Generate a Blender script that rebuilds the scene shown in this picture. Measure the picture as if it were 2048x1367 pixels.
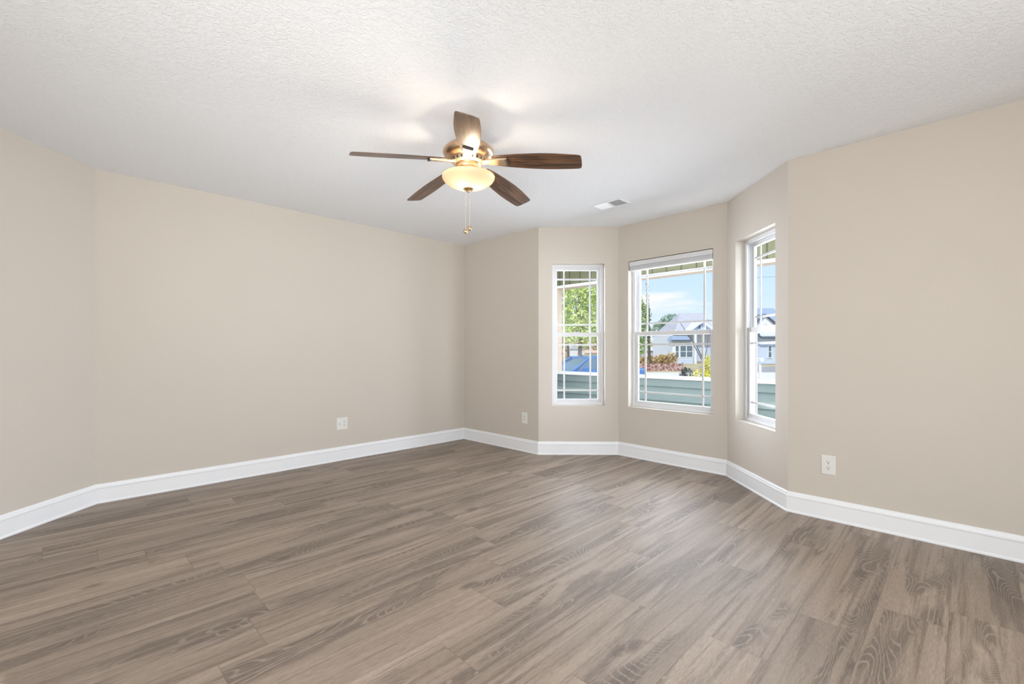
import bpy, bmesh, math, random
from mathutils import Vector, Matrix
random.seed(7)
for o in list(bpy.data.objects): bpy.data.objects.remove(o)
S = bpy.context.scene
COL = S.collection
PI = math.pi

# ------------------------------------------------------------------ camera
CAMZ = 1.118
F = 910.0
cam = bpy.data.objects.new('camera', bpy.data.cameras.new('camera'))
COL.objects.link(cam)
cam.location = (0, 0, CAMZ)
cam.rotation_euler = (PI / 2, 0, 0)
cam.data.sensor_fit = 'HORIZONTAL'
cam.data.sensor_width = 36.0
cam.data.lens = F / 2048 * 36.0
cam.data.shift_y = 16.5 / 2048
cam.data.clip_start = 0.02
cam.data.clip_end = 600
S.camera = cam

# ------------------------------------------------------------------ view
S.view_settings.view_transform = 'Standard'
S.view_settings.look = 'None'
S.view_settings.gamma = 1
S.view_settings.exposure = 0.0
S.view_settings.use_curve_mapping = False

# ------------------------------------------------------------------ sky
W = bpy.data.worlds.new('sky'); S.world = W; W.use_nodes = True
nt = W.node_tree; nt.nodes.clear()
def N(t, kind, **kw):
    n = t.nodes.new(kind)
    for k, v in kw.items():
        if k.startswith('i_'): n.inputs[k[2:].replace('_', ' ')].default_value = v
        else: setattr(n, k, v)
    return n
wo = N(nt, 'ShaderNodeOutputWorld'); bg = N(nt, 'ShaderNodeBackground')
tc = N(nt, 'ShaderNodeTexCoord'); sx = N(nt, 'ShaderNodeSeparateXYZ')
ramp = N(nt, 'ShaderNodeValToRGB')
cr = ramp.color_ramp
cr.elements[0].position = 0.0; cr.elements[0].color = (0.86, 0.92, 1.0, 1)
cr.elements[1].position = 0.32; cr.elements[1].color = (0.47, 0.71, 1.0, 1)
e = cr.elements.new(0.10); e.color = (0.64, 0.82, 1.0, 1)
mp = N(nt, 'ShaderNodeMapping'); mp.inputs['Scale'].default_value = (3.0, 3.0, 13.0)
mp.inputs['Location'].default_value = (0.35, 0.0, 0.55)
nz = N(nt, 'ShaderNodeTexNoise'); nz.inputs['Scale'].default_value = 1.6; nz.inputs['Detail'].default_value = 6
nr = N(nt, 'ShaderNodeValToRGB')
nr.color_ramp.elements[0].position = 0.52; nr.color_ramp.elements[1].position = 0.68
mix = N(nt, 'ShaderNodeMixRGB'); mix.inputs[2].default_value = (0.97, 0.95, 0.96, 1)
bg.inputs['Strength'].default_value = 1.1
L = nt.links.new
L(tc.outputs['Generated'], sx.inputs[0]); L(sx.outputs['Z'], ramp.inputs[0])
L(tc.outputs['Generated'], mp.inputs[0]); L(mp.outputs[0], nz.inputs['Vector']); L(nz.outputs['Fac'], nr.inputs[0])
L(nr.outputs[0], mix.inputs[0]); L(ramp.outputs[0], mix.inputs[1]); L(mix.outputs[0], bg.inputs[0]); L(bg.outputs[0], wo.inputs[0])

# ------------------------------------------------------------------ room outline (seen from inside, left to right)
# plan coordinates in metres, camera at the origin looking along +Y
PTS = [(-3.04, 0.60), (-3.040, 3.319), (-0.608, 5.767), (0.285, 4.890), (1.142, 4.880),
       (1.922, 4.059), (1.924, 3.172), (3.500, 1.600), (-0.285, -2.155)]
CEIL = 2.440
TH = 0.17
SILL, HEAD = 0.524, 2.050

def vsub(a, b): return (a[0] - b[0], a[1] - b[1])
def unit(a):
    l = math.hypot(*a); return (a[0] / l, a[1] / l)
def offset_poly(pts, d):
    """outline moved outwards by d (mitred)"""
    out = []; n = len(pts)
    for i in range(n):
        p0, p1, p2 = pts[i - 1], pts[i], pts[(i + 1) % n]
        a = unit(vsub(p1, p0)); b = unit(vsub(p2, p1))
        na = (-a[1], a[0]); nb = (-b[1], b[0])
        k = 1 + na[0] * nb[0] + na[1] * nb[1]
        out.append((p1[0] + d * (na[0] + nb[0]) / k, p1[1] + d * (na[1] + nb[1]) / k))
    return out
OUT = offset_poly(PTS, TH)

# ------------------------------------------------------------------ sun and area lights
sd = bpy.data.lights.new('sun', 'SUN'); sd.energy = 3.2; sd.angle = 0.01; sd.color = (1.0, 0.95, 0.87)
sun = bpy.data.objects.new('sun', sd); COL.objects.link(sun)
sun.rotation_euler = Vector((0.30, 0.75, -0.85)).to_track_quat('-Z', 'Y').to_euler()

def wall_frame(i):
    p, q = PTS[i], PTS[(i + 1) % len(PTS)]
    a = unit(vsub(q, p)); return p, q, a, (-a[1], a[0])
def wall_matrix(i, s, z, out=0.0):
    """local X along the wall, Y outwards, Z up"""
    p, q, a, n = wall_frame(i)
    return Matrix(((a[0], n[0], 0, p[0] + a[0] * s + n[0] * out),
                   (a[1], n[1], 0, p[1] + a[1] * s + n[1] * out),
                   (0, 0, 1, z), (0, 0, 0, 1)))
def daylight_fill(i, s, z, out, w, h, power, color):
    ld = bpy.data.lights.new('daylight_fill', 'AREA'); ld.shape = 'RECTANGLE'; ld.size = w; ld.size_y = h
    ld.energy = power; ld.color = color
    o = bpy.data.objects.new('daylight_fill', ld); COL.objects.link(o)
    # area lights shine along local -Z: that is towards the room
    p, q, a, n = wall_frame(i)
    o.matrix_world = Matrix(((a[0], 0, n[0], p[0] + a[0] * s + n[0] * out),
                             (a[1], 0, n[1], p[1] + a[1] * s + n[1] * out),
                             (0, 1, 0, z), (0, 0, 0, 1)))
    return o
def wall_len(i):
    p, q, a, n = wall_frame(i); return math.hypot(*vsub(q, p))
COOL = (0.86, 0.91, 1.0)
# openings: wall index -> (start along wall, width)
WIN = {3: (0.147, 0.566), 4: (0.121, 0.885), 5: (0.145, 0.590), 7: (1.5, 2.3), 8: (0.8, 2.2)}
E_PORCH_L, E_PORCH_R, E_REAR_R, E_REAR_L, E_BULB, E_CORNER_FILL, E_END_L, E_END_R = 130, 265, 97, 86, 2.1, 7.2, 66, 28
WARM = (1.0, 0.985, 0.96)
R2 = math.sqrt(2)
u_ = Vector((1, -1, 0)).normalized(); v_ = Vector((1, 1, 0)).normalized()   # along the back wall, outwards
V0 = 8.0 / R2                                                         # inner face of the porch half wall
def porch_light(u0, u1, power):
    """light coming in over the porch ledge"""
    ld = bpy.data.lights.new('daylight_fill', 'AREA'); ld.shape = 'RECTANGLE'; ld.size = u1 - u0; ld.size_y = 1.28
    ld.energy = power; ld.color = COOL
    o = bpy.data.objects.new('daylight_fill', ld); COL.objects.link(o)
    c = u_ * ((u0 + u1) / 2) + v_ * (V0 - 0.05)
    o.matrix_world = Matrix(((u_.x, 0, v_.x, c.x), (u_.y, 0, v_.y, c.y), (0, 1, 0, 1.43), (0, 0, 0, 1)))
porch_light(-5.3, -2.1, E_PORCH_L)
porch_light(-2.1, 0.7, E_PORCH_R)
def porch_end_fill(u, sgn, power):
    """fill lamp added inside the porch to brighten the bay side walls"""
    ld = bpy.data.lights.new('daylight_fill', 'AREA'); ld.shape = 'RECTANGLE'; ld.size = 0.95; ld.size_y = 1.7; ld.spread = math.radians(90)
    ld.energy = power; ld.color = COOL
    o = bpy.data.objects.new('daylight_fill', ld); COL.objects.link(o)
    c = u_ * u + v_ * 4.34
    # shines along -Z: towards +u from the left end, -u from the right end
    o.matrix_world = Matrix(((v_.x * sgn, 0, -u_.x * sgn, c.x), (v_.y * sgn, 0, -u_.y * sgn, c.y), (0, 1, 0, 1.25), (0, 0, 0, 1)))
porch_end_fill(-5.6, 1, E_END_L)
porch_end_fill(1.4, -1, E_END_R)
daylight_fill(7, WIN[7][0] + WIN[7][1] / 2, 1.287, 0.35, 2.5, 1.6, E_REAR_R, WARM)  # fill lamps added outside the unseen rear windows
daylight_fill(8, WIN[8][0] + WIN[8][1] / 2, 1.287, 0.35, 2.4, 1.6, E_REAR_L, WARM)
# unseen fill lamp added beside the camera to brighten the far left corner
fd = bpy.data.lights.new('corner_fill', 'AREA'); fd.shape = 'DISK'; fd.size = 0.8; fd.energy = E_CORNER_FILL; fd.spread = math.radians(58); fd.color = (0.96, 0.98, 1.0)
fo_ = bpy.data.objects.new('corner_fill', fd); COL.objects.link(fo_); fo_.location = (-0.5, -0.4, 0.55)
fo_.rotation_euler = (Vector((-1.1, 3.9, 2.40)) - fo_.location).to_track_quat('-Z', 'Y').to_euler()

# ------------------------------------------------------------------ materials
def newmat(name):
    m = bpy.data.materials.new(name); m.use_nodes = True
    t = m.node_tree; b = t.nodes['Principled BSDF']; return m, t, b
def simple(name, col, rough=0.5, metal=0.0, spec=0.5, noise=0.0, nscale=20.0, bump=0.0, bscale=200.0, coat=0.0):
    m, t, b = newmat(name)
    b.inputs['Base Color'].default_value = (*col, 1)
    b.inputs['Roughness'].default_value = rough
    b.inputs['Metallic'].default_value = metal
    b.inputs['Specular IOR Level'].default_value = spec
    b.inputs['Coat Weight'].default_value = coat
    tc = N(t, 'ShaderNodeTexCoord')
    if noise:
        n = N(t, 'ShaderNodeTexNoise'); n.inputs['Scale'].default_value = nscale; n.inputs['Detail'].default_value = 4
        mx = N(t, 'ShaderNodeMixRGB')
        mx.inputs[1].default_value = (*[c * (1 - noise) for c in col], 1)
        mx.inputs[2].default_value = (*[min(1, c * (1 + noise)) for c in col], 1)
        t.links.new(tc.outputs['Object'], n.inputs['Vector']); t.links.new(n.outputs['Fac'], mx.inputs[0])
        t.links.new(mx.outputs[0], b.inputs['Base Color'])
    if bump:
        n = N(t, 'ShaderNodeTexNoise'); n.inputs['Scale'].default_value = bscale; n.inputs['Detail'].default_value = 3
        bp = N(t, 'ShaderNodeBump'); bp.inputs['Strength'].default_value = bump; bp.inputs['Distance'].default_value = 0.002
        t.links.new(tc.outputs['Object'], n.inputs['Vector']); t.links.new(n.outputs['Fac'], bp.inputs['Height'])
        t.links.new(bp.outputs[0], b.inputs['Normal'])
    return m

M_WALL = simple('beige_wall_paint', (0.618, 0.570, 0.510), 0.75, spec=0.3, noise=0.012, nscale=3, bump=0.25, bscale=90)
M_TRIM = simple('white_trim_paint', (0.89, 0.91, 0.94), 0.35)
M_VINYL = simple('white_vinyl', (0.74, 0.75, 0.77), 0.4)
M_PLATE = simple('white_plastic', (0.78, 0.78, 0.75), 0.35)
M_SIDING = simple('grey_green_siding', (0.185, 0.225, 0.212), 0.7, noise=0.06, nscale=30)
M_DARK = simple('dark_slot', (0.05, 0.045, 0.045), 0.6)
M_REDSLOT = simple('dark_red_slot', (0.12, 0.05, 0.05), 0.6)
M_BLIND = simple('pale_grey_blind', (0.72, 0.73, 0.75), 0.5)
M_BLIND2 = simple('grey_blind_fabric', (0.60, 0.61, 0.64), 0.7)
M_STEEL = simple('nickel', (0.6, 0.58, 0.55), 0.3, metal=1.0)

def ceiling_mat():
    m, t, b = newmat('white_knockdown_ceiling')
    b.inputs['Base Color'].default_value = (0.875, 0.90, 0.935, 1); b.inputs['Roughness'].default_value = 0.9
    b.inputs['Specular IOR Level'].default_value = 0.15
    tc = N(t, 'ShaderNodeTexCoord')
    n = N(t, 'ShaderNodeTexNoise'); n.inputs['Scale'].default_value = 42; n.inputs['Detail'].default_value = 3; n.inputs['Distortion'].default_value = 1.2
    r = N(t, 'ShaderNodeValToRGB'); r.color_ramp.elements[0].position = 0.47; r.color_ramp.elements[1].position = 0.55
    bp = N(t, 'ShaderNodeBump'); bp.inputs['Strength'].default_value = 0.5; bp.inputs['Distance'].default_value = 0.003
    t.links.new(tc.outputs['Object'], n.inputs['Vector']); t.links.new(n.outputs['Fac'], r.inputs[0])
    t.links.new(r.outputs[0], bp.inputs['Height']); t.links.new(bp.outputs[0], b.inputs['Normal'])
    return m
M_CEIL = ceiling_mat()

def math_n(t, op, a, b=None, c=None):
    n = t.nodes.new('ShaderNodeMath'); n.operation = op
    for i, v in enumerate((a, b, c)):
        if v is None: continue
        if isinstance(v, (int, float)): n.inputs[i].default_value = v
        else: t.links.new(v, n.inputs[i])
    return n.outputs[0]
def smooth(t, x, lo, hi):
    n = t.nodes.new('ShaderNodeMapRange'); n.interpolation_type = 'SMOOTHSTEP'
    n.inputs['From Min'].default_value = lo; n.inputs['From Max'].default_value = hi
    t.links.new(x, n.inputs['Value']); return n.outputs[0]
def comb(t, x, y, z=0.0):
    n = t.nodes.new('ShaderNodeCombineXYZ')
    for i, v in enumerate((x, y, z)):
        if isinstance(v, (int, float)): n.inputs[i].default_value = v
        else: t.links.new(v, n.inputs[i])
    return n.outputs[0]
def noise_n(t, vec, scale, detail=3, dist=0.0, rough=0.5):
    n = t.nodes.new('ShaderNodeTexNoise'); n.inputs['Scale'].default_value = scale
    n.inputs['Detail'].default_value = detail; n.inputs['Distortion'].default_value = dist; n.inputs['Roughness'].default_value = rough
    t.links.new(vec, n.inputs['Vector']); return n.outputs['Fac']
def mixc(t, f, a, b, blend='MIX'):
    n = t.nodes.new('ShaderNodeMixRGB'); n.blend_type = blend
    if isinstance(f, (int, float)): n.inputs[0].default_value = f
    else: t.links.new(f, n.inputs[0])
    for i, v in ((1, a), (2, b)):
        if isinstance(v, tuple): n.inputs[i].default_value = (*v, 1)
        else: t.links.new(v, n.inputs[i])
    return n.outputs[0]

PW, PL = 0.2286, 1.22
def floor_mat():
    m, t, b = newmat('greige_oak_planks')
    tc = N(t, 'ShaderNodeTexCoord'); s = N(t, 'ShaderNodeSeparateXYZ'); t.links.new(tc.outputs['Object'], s.inputs[0])
    r2 = 1 / math.sqrt(2)
    x, y = s.outputs[0], s.outputs[1]
    u = math_n(t, 'MULTIPLY', math_n(t, 'SUBTRACT', x, y), r2)
    v = math_n(t, 'MULTIPLY', math_n(t, 'ADD', x, y), r2)
    ru = math_n(t, 'DIVIDE', math_n(t, 'ADD', u, 0.967), PW)
    row = math_n(t, 'FLOOR', ru); fu = math_n(t, 'SUBTRACT', ru, row)
    h = math_n(t, 'FRACT', math_n(t, 'MULTIPLY', math_n(t, 'SINE', math_n(t, 'ADD', math_n(t, 'MULTIPLY', row, 6.342524), 0.8191305)), 37.0))
    rv = math_n(t, 'SUBTRACT', math_n(t, 'DIVIDE', v, PL), h)
    pl = math_n(t, 'FLOOR', rv); fv = math_n(t, 'SUBTRACT', rv, pl)
    wn = N(t, 'ShaderNodeTexWhiteNoise'); wn.noise_dimensions = '2D'; t.links.new(comb(t, row, pl), wn.inputs['Vector'])
    rnd = wn.outputs['Value']
    sr = N(t, 'ShaderNodeSeparateColor'); t.links.new(wn.outputs['Color'], sr.inputs[0])
    ou = math_n(t, 'ADD', u, math_n(t, 'MULTIPLY', sr.outputs[0], 31.0))
    ov = math_n(t, 'ADD', v, math_n(t, 'MULTIPLY', sr.outputs[1], 53.0))
    # soft light / dark figure, stretched along the plank
    M2 = lambda a, b_: comb(t, math_n(t, 'MULTIPLY', ou, a), math_n(t, 'MULTIPLY', ov, b_))
    fig = noise_n(t, M2(11.0, 0.9), 1.0, 4, 0.5)
    str1 = noise_n(t, M2(34.0, 1.1), 1.0, 5, 0.6, 0.6)
    str2 = noise_n(t, M2(75.0, 2.2), 1.0, 4, 0.4, 0.6)
    fine = noise_n(t, M2(330.0, 26.0), 1.0, 3, 0.2, 0.7)
    # cathedral rings: contour lines of a stretched smooth noise
    wob = noise_n(t, M2(60.0, 9.0), 1.0, 3)
    fld = math_n(t, 'ADD', noise_n(t, M2(5.5, 1.05), 1.0, 1, 0.35), math_n(t, 'MULTIPLY', wob, 0.012))
    ring = math_n(t, 'FRACT', math_n(t, 'MULTIPLY', fld, 46.0))
    line = smooth(t, math_n(t, 'ABSOLUTE', math_n(t, 'SUBTRACT', ring, 0.5)), 0.17, 0.04)
    # dark heart patches
    dkn = math_n(t, 'ADD', noise_n(t, M2(7.5, 0.95), 1.0, 3, 0.9), math_n(t, 'MULTIPLY', math_n(t, 'SUBTRACT', str2, 0.5), 0.16))
    dk = smooth(t, dkn, 0.51, 0.63)
    vo = N(t, 'ShaderNodeTexVoronoi'); vo.inputs['Scale'].default_value = 1.0
    kd = noise_n(t, M2(45.0, 28.0), 1.0, 3)
    t.links.new(comb(t, math_n(t, 'ADD', math_n(t, 'MULTIPLY', ou, 4.4), math_n(t, 'MULTIPLY', kd, 0.16)), math_n(t, 'ADD', math_n(t, 'MULTIPLY', ov, 1.9), math_n(t, 'MULTIPLY', kd, 0.12))), vo.inputs['Vector'])
    knot = smooth(t, vo.outputs['Distance'], 0.15, 0.03)
    base = mixc(t, smooth(t, fig, 0.3, 0.7), (0.270, 0.208, 0.160), (0.388, 0.306, 0.243))
    base = mixc(t, math_n(t, 'MULTIPLY', smooth(t, str1, 0.48, 0.66), 0.66), base, (0.125, 0.090, 0.068))
    base = mixc(t, math_n(t, 'MULTIPLY', dk, 0.68), base, (0.085, 0.060, 0.046))
    base = mixc(t, math_n(t, 'MULTIPLY', math_n(t, 'MULTIPLY', line, math_n(t, 'ADD', math_n(t, 'MULTIPLY', dk, 0.8), 0.05)), 0.75), base, (0.40, 0.325, 0.265))
    base = mixc(t, math_n(t, 'MULTIPLY', knot, 0.75), base, (0.085, 0.060, 0.047))
    base = mixc(t, math_n(t, 'MULTIPLY', smooth(t, fine, 0.40, 0.75), 0.34), base, (0.43, 0.36, 0.30))
    base = mixc(t, math_n(t, 'MULTIPLY', smooth(t, fine, 0.58, 0.30), 0.34), base, (0.13, 0.095, 0.073))
    base = mixc(t, math_n(t, 'MULTIPLY', smooth(t, str2, 0.55, 0.75), 0.30), base, (0.14, 0.10, 0.078))
    # tone of each plank
    tone = math_n(t, 'ADD', math_n(t, 'MULTIPLY', rnd, 0.26), 0.86)
    base = mixc(t, 1.0, base, comb(t, tone, tone, tone), 'MULTIPLY')
    # joints
    eu = math_n(t, 'MULTIPLY', math_n(t, 'MINIMUM', fu, math_n(t, 'SUBTRACT', 1.0, fu)), PW)
    ev = math_n(t, 'MULTIPLY', math_n(t, 'MINIMUM', fv, math_n(t, 'SUBTRACT', 1.0, fv)), PL)
    edge = smooth(t, math_n(t, 'MINIMUM', eu, ev), 0.0018, 0.0003)
    base = mixc(t, math_n(t, 'MULTIPLY', edge, 0.55), base, (0.10, 0.075, 0.06))
    t.links.new(base, b.inputs['Base Color'])
    rg = math_n(t, 'ADD', math_n(t, 'MULTIPLY', fine, 0.12), 0.46)
    t.links.new(rg, b.inputs['Roughness'])
    b.inputs['Specular IOR Level'].default_value = 0.68
    bp = N(t, 'ShaderNodeBump'); bp.inputs['Strength'].default_value = 0.25; bp.inputs['Distance'].default_value = 0.001
    t.links.new(math_n(t, 'SUBTRACT', fine, math_n(t, 'MULTIPLY', edge, 1.2)), bp.inputs['Height']); t.links.new(bp.outputs[0], b.inputs['Normal'])
    return m
M_FLOOR = floor_mat()

def glass_mat():
    m = bpy.data.materials.new('window_glass'); m.use_nodes = True
    t = m.node_tree; t.nodes.clear()
    o = N(t, 'ShaderNodeOutputMaterial'); tr = N(t, 'ShaderNodeBsdfTransparent'); gl = N(t, 'ShaderNodeBsdfGlossy')
    gl.inputs['Roughness'].default_value = 0.02; gl.inputs['Color'].default_value = (1, 1, 1, 1)
    tr.inputs['Color'].default_value = (0.985, 0.99, 0.99, 1)
    mx = N(t, 'ShaderNodeMixShader'); mx.inputs[0].default_value = 0.005
    t.links.new(tr.outputs[0], mx.inputs[1]); t.links.new(gl.outputs[0], mx.inputs[2]); t.links.new(mx.outputs[0], o.inputs[0])
    return m
M_GLASS = glass_mat()

# ------------------------------------------------------------------ mesh helpers
class MB:
    def __init__(self): self.v = []; self.f = []
    def add(self, vs, fs):
        k = len(self.v); self.v += [tuple(p) for p in vs]; self.f += [tuple(i + k for i in f) for f in fs]; return self
    def box(self, x0, x1, y0, y1, z0, z1):
        return self.add([(x0, y0, z0), (x1, y0, z0), (x1, y1, z0), (x0, y1, z0), (x0, y0, z1), (x1, y0, z1), (x1, y1, z1), (x0, y1, z1)],
                        [(3, 2, 1, 0), (4, 5, 6, 7), (0, 1, 5, 4), (1, 2, 6, 5), (2, 3, 7, 6), (3, 0, 4, 7)])
    def prism(self, poly, z0, z1):
        """plan polygon (counter-clockwise) extruded in z"""
        n = len(poly)
        a = sum(poly[i][0] * poly[(i + 1) % n][1] - poly[(i + 1) % n][0] * poly[i][1] for i in range(n))
        if a < 0: poly = poly[::-1]
        vs = [(p[0], p[1], z0) for p in poly] + [(p[0], p[1], z1) for p in poly]
        fs = [tuple(range(n))[::-1], tuple(range(n, 2 * n))] + [(i, (i + 1) % n, n + (i + 1) % n, n + i) for i in range(n)]
        return self.add(vs, fs)
    def ring(self, x0, x1, z0, z1, w, y0, y1, wb=None, wt=None):
        wb = w if wb is None else wb; wt = w if wt is None else wt
        self.box(x0, x0 + w, y0, y1, z0, z1); self.box(x1 - w, x1, y0, y1, z0, z1)
        self.box(x0 + w, x1 - w, y0, y1, z0, z0 + wb); self.box(x0 + w, x1 - w, y0, y1, z1 - wt, z1); return self
    def lathe(self, prof, seg=40, c=(0, 0)):
        """profile of (radius, z) from top to bottom, closed at both ends when the radius is 0"""
        k = len(self.v); rows = []
        for r, z in prof:
            if r < 1e-6:
                self.v.append((c[0], c[1], z)); rows.append([len(self.v) - 1])
            else:
                s = len(self.v)
                for j in range(seg):
                    a = 2 * PI * j / seg; self.v.append((c[0] + r * math.cos(a), c[1] + r * math.sin(a), z))
                rows.append(list(range(s, s + seg)))
        for a, b in zip(rows, rows[1:]):
            for j in range(seg):
                j2 = (j + 1) % seg
                if len(a) == 1 and len(b) == 1: continue
                if len(a) == 1: self.f.append((a[0], b[j], b[j2]))
                elif len(b) == 1: self.f.append((a[j2], a[j], b[0]))
                else: self.f.append((a[j], b[j], b[j2], a[j2]))
        return self
    def tube(self, pts, rad, seg=8):
        rads = rad if isinstance(rad, (list, tuple)) else [rad] * len(pts)
        P = [Vector(p) for p in pts]; rows = []
        up = Vector((0, 0, 1))
        for i, p in enumerate(P):
            d = (P[min(i + 1, len(P) - 1)] - P[max(i - 1, 0)]).normalized()
            ref = up if abs(d.dot(up)) < 0.9 else Vector((1, 0, 0))
            a = d.cross(ref).normalized(); b = a.cross(d)
            s = len(self.v)
            for j in range(seg):
                t = 2 * PI * j / seg
                self.v.append(tuple(p + (a * math.cos(t) + b * math.sin(t)) * rads[i]))
            rows.append(range(s, s + seg))
        for a, b in zip(rows, rows[1:]):
            for j in range(seg): self.f.append((a[j], a[(j + 1) % seg], b[(j + 1) % seg], b[j]))
        self.f.append(tuple(rows[0])[::-1]); self.f.append(tuple(rows[-1])); return self
    def build(self, name, mat, parent=None, smooth_=False, bevel=0.0, matrix=None):
        me = bpy.data.meshes.new(name); me.from_pydata(self.v, [], self.f); me.update()
        bm = bmesh.new(); bm.from_mesh(me)
        bmesh.ops.recalc_face_normals(bm, faces=bm.faces)
        bm.to_mesh(me); bm.free()
        me.materials.append(mat)
        o = bpy.data.objects.new(name, me); COL.objects.link(o)
        if parent: o.parent = parent
        if matrix: o.matrix_world = matrix
        if smooth_:
            for p in me.polygons: p.use_smooth = True
            try: me.set_sharp_from_angle(angle=math.radians(40))
            except Exception: pass
        if bevel:
            md = o.modifiers.new('bevel', 'BEVEL'); md.width = bevel; md.segments = 2; md.limit_method = 'ANGLE'
        return o
def empty(name, matrix=None):
    o = bpy.data.objects.new(name, None); COL.objects.link(o); o.empty_display_size = 0.1
    if matrix: o.matrix_world = matrix
    return o
def tag(o, label, cat, group=None, kind=None):
    o['label'] = label; o['category'] = cat
    if group: o['group'] = group
    if kind: o['kind'] = kind
    return o
def struct(o, label=None, cat=None):
    o['kind'] = 'structure'
    if label: o['label'] = label
    if cat: o['category'] = cat
    return o

# ------------------------------------------------------------------ floor, ceiling, walls
struct(MB().prism(OUT, -0.12, 0.0).build('floor', M_FLOOR), 'grey brown oak plank floor running towards the bay window', 'floor')
struct(MB().prism(OUT, CEIL, CEIL + 0.16).build('ceiling', M_CEIL), 'white knockdown textured ceiling', 'ceiling')
WALLS = ['wall_left_corner', 'wall_left', 'wall_back', 'wall_bay_left', 'wall_bay_front', 'wall_bay_right', 'wall_right', 'wall_rear_right', 'wall_rear_left']
WLAB = ['beige wall at the far left edge, turned to the left wall', 'long beige left wall with a double wall plate', 'short beige wall between the corner and the bay',
        'beige bay wall around the narrow left window', 'beige bay wall around the wide middle window', 'beige bay wall around the narrow right window',
        'long beige wall on the right with an outlet', 'beige wall behind the camera on the right', 'beige wall behind the camera on the left']
for i, nm in enumerate(WALLS):
    p, q, a, n = wall_frame(i); po, qo = OUT[i], OUT[(i + 1) % len(PTS)]
    mb = MB()
    if i in WIN:
        s, w = WIN[i]
        at = lambda d, o: (p[0] + a[0] * d + n[0] * o, p[1] + a[1] * d + n[1] * o)
        mb.prism([p, at(s, 0), at(s, TH), po], 0, CEIL)
        mb.prism([at(s + w, 0), q, qo, at(s + w, TH)], 0, CEIL)
        mid = [at(s, 0), at(s + w, 0), at(s + w, TH), at(s, TH)]
        mb.prism(mid, 0, SILL); mb.prism(mid, HEAD, CEIL)
    else:
        mb.prism([p, q, qo, po], 0, CEIL)
    wo_ = mb.build(nm, M_WALL); wo_.data.materials.append(M_SIDING)
    for f_ in wo_.data.polygons:
        if f_.normal.x * n[0] + f_.normal.y * n[1] > 0.9: f_.material_index = 1
    struct(wo_, WLAB[i], 'wall')

# baseboards: one per wall, mitred profile
PROF = [(0.020, 0.0), (0.020, 0.008), (0.0150, 0.017), (0.0150, 0.104), (0.0185, 0.108), (0.0185, 0.114), (0.012, 0.119), (0.010, 0.130), (0.005, 0.138), (0.0, 0.139)]
OFFS = [offset_poly(PTS, -t) for t, z in PROF]
for i, nm in enumerate(WALLS):
    j = (i + 1) % len(PTS); k = len(PROF)
    vs = [(OFFS[m][i][0], OFFS[m][i][1], PROF[m][1]) for m in range(k)] + [(PTS[i][0], PTS[i][1], 0)]
    vs += [(OFFS[m][j][0], OFFS[m][j][1], PROF[m][1]) for m in range(k)] + [(PTS[j][0], PTS[j][1], 0)]
    n = k + 1
    fs = [(m, (m + 1) % n, n + (m + 1) % n, n + m) for m in range(n)] + [tuple(range(n)), tuple(range(n, 2 * n))]
    struct(MB().add(vs, fs).build('baseboard' + nm[4:], M_TRIM), 'white baseboard along ' + WLAB[i], 'baseboard')

# ------------------------------------------------------------------ windows
def window(i, num, label):
    s, w = WIN[i]; h = HEAD - SILL
    root = empty('window_%d' % num, wall_matrix(i, s, SILL)); struct(root, label, 'window')
    f = MB(); f.ring(0, w, 0, h, 0.026, 0.075, 0.158)
    f.ring(0.026, w - 0.026, 0.026, h - 0.026, 0.010, 0.118, 0.126)       # parting stop
    f.ring(0.026, w - 0.026, 0.026, h - 0.026, 0.007, 0.079, 0.087)
    o = f.build('window_frame', M_VINYL, root, bevel=0.002)
    def sash(nm, y0, y1, z0, z1, wt, wb):
        b = 0.030
        m = MB().ring(b, w - b, z0, z1, 0.032, y0, y1, wb=wb, wt=wt)
        ym = (y0 + y1) / 2
        sa = m.build(nm, M_VINYL, root, bevel=0.003)
        gx0, gx1, gz0, gz1 = b + 0.032, w - b - 0.032, z0 + wb, z1 - wt
        MB().box(gx0 - .004, gx1 + .004, ym - 0.005, ym - 0.003, gz0 - .004, gz1 + .004).build('glass_pane', M_GLASS, sa)
        mw = 0.009; dx = 0.078; dz = 0.094
        for xx in (gx0 + dx, gx1 - dx): MB().box(xx - mw, xx + mw, ym - 0.0015, ym + 0.0045, gz0, gz1).build('muntin', M_VINYL, sa)
        for zz in (gz0 + dz, gz1 - dz): MB().box(gx0, gx1, ym - 0.001, ym + 0.004, zz - mw, zz + mw).build('muntin', M_VINYL, sa)
        return sa
    mid = h / 2 + 0.003
    sash('upper_sash', 0.127, 0.152, mid - 0.020, h - 0.027, 0.030, 0.034)
    lo = sash('lower_sash', 0.090, 0.117, 0.027, mid + 0.022, 0.040, 0.034)
    MB().box(w / 2 - 0.028, w / 2 + 0.028, 0.094, 0.118, mid + 0.022, mid + 0.030).build('sash_lock', M_VINYL, lo, bevel=0.003)
    return root
window(3, 1, 'narrow white window with grilles in the left bay wall')
window(4, 2, 'wide white window with grilles in the middle of the bay')
window(5, 3, 'narrow white window with grilles in the right bay wall')
window(7, 4, 'wide white window added behind the camera on the right for light')  # unseen rear windows, put in to let the fill light through
window(8, 5, 'wide white window added behind the camera on the left for light')

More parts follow.
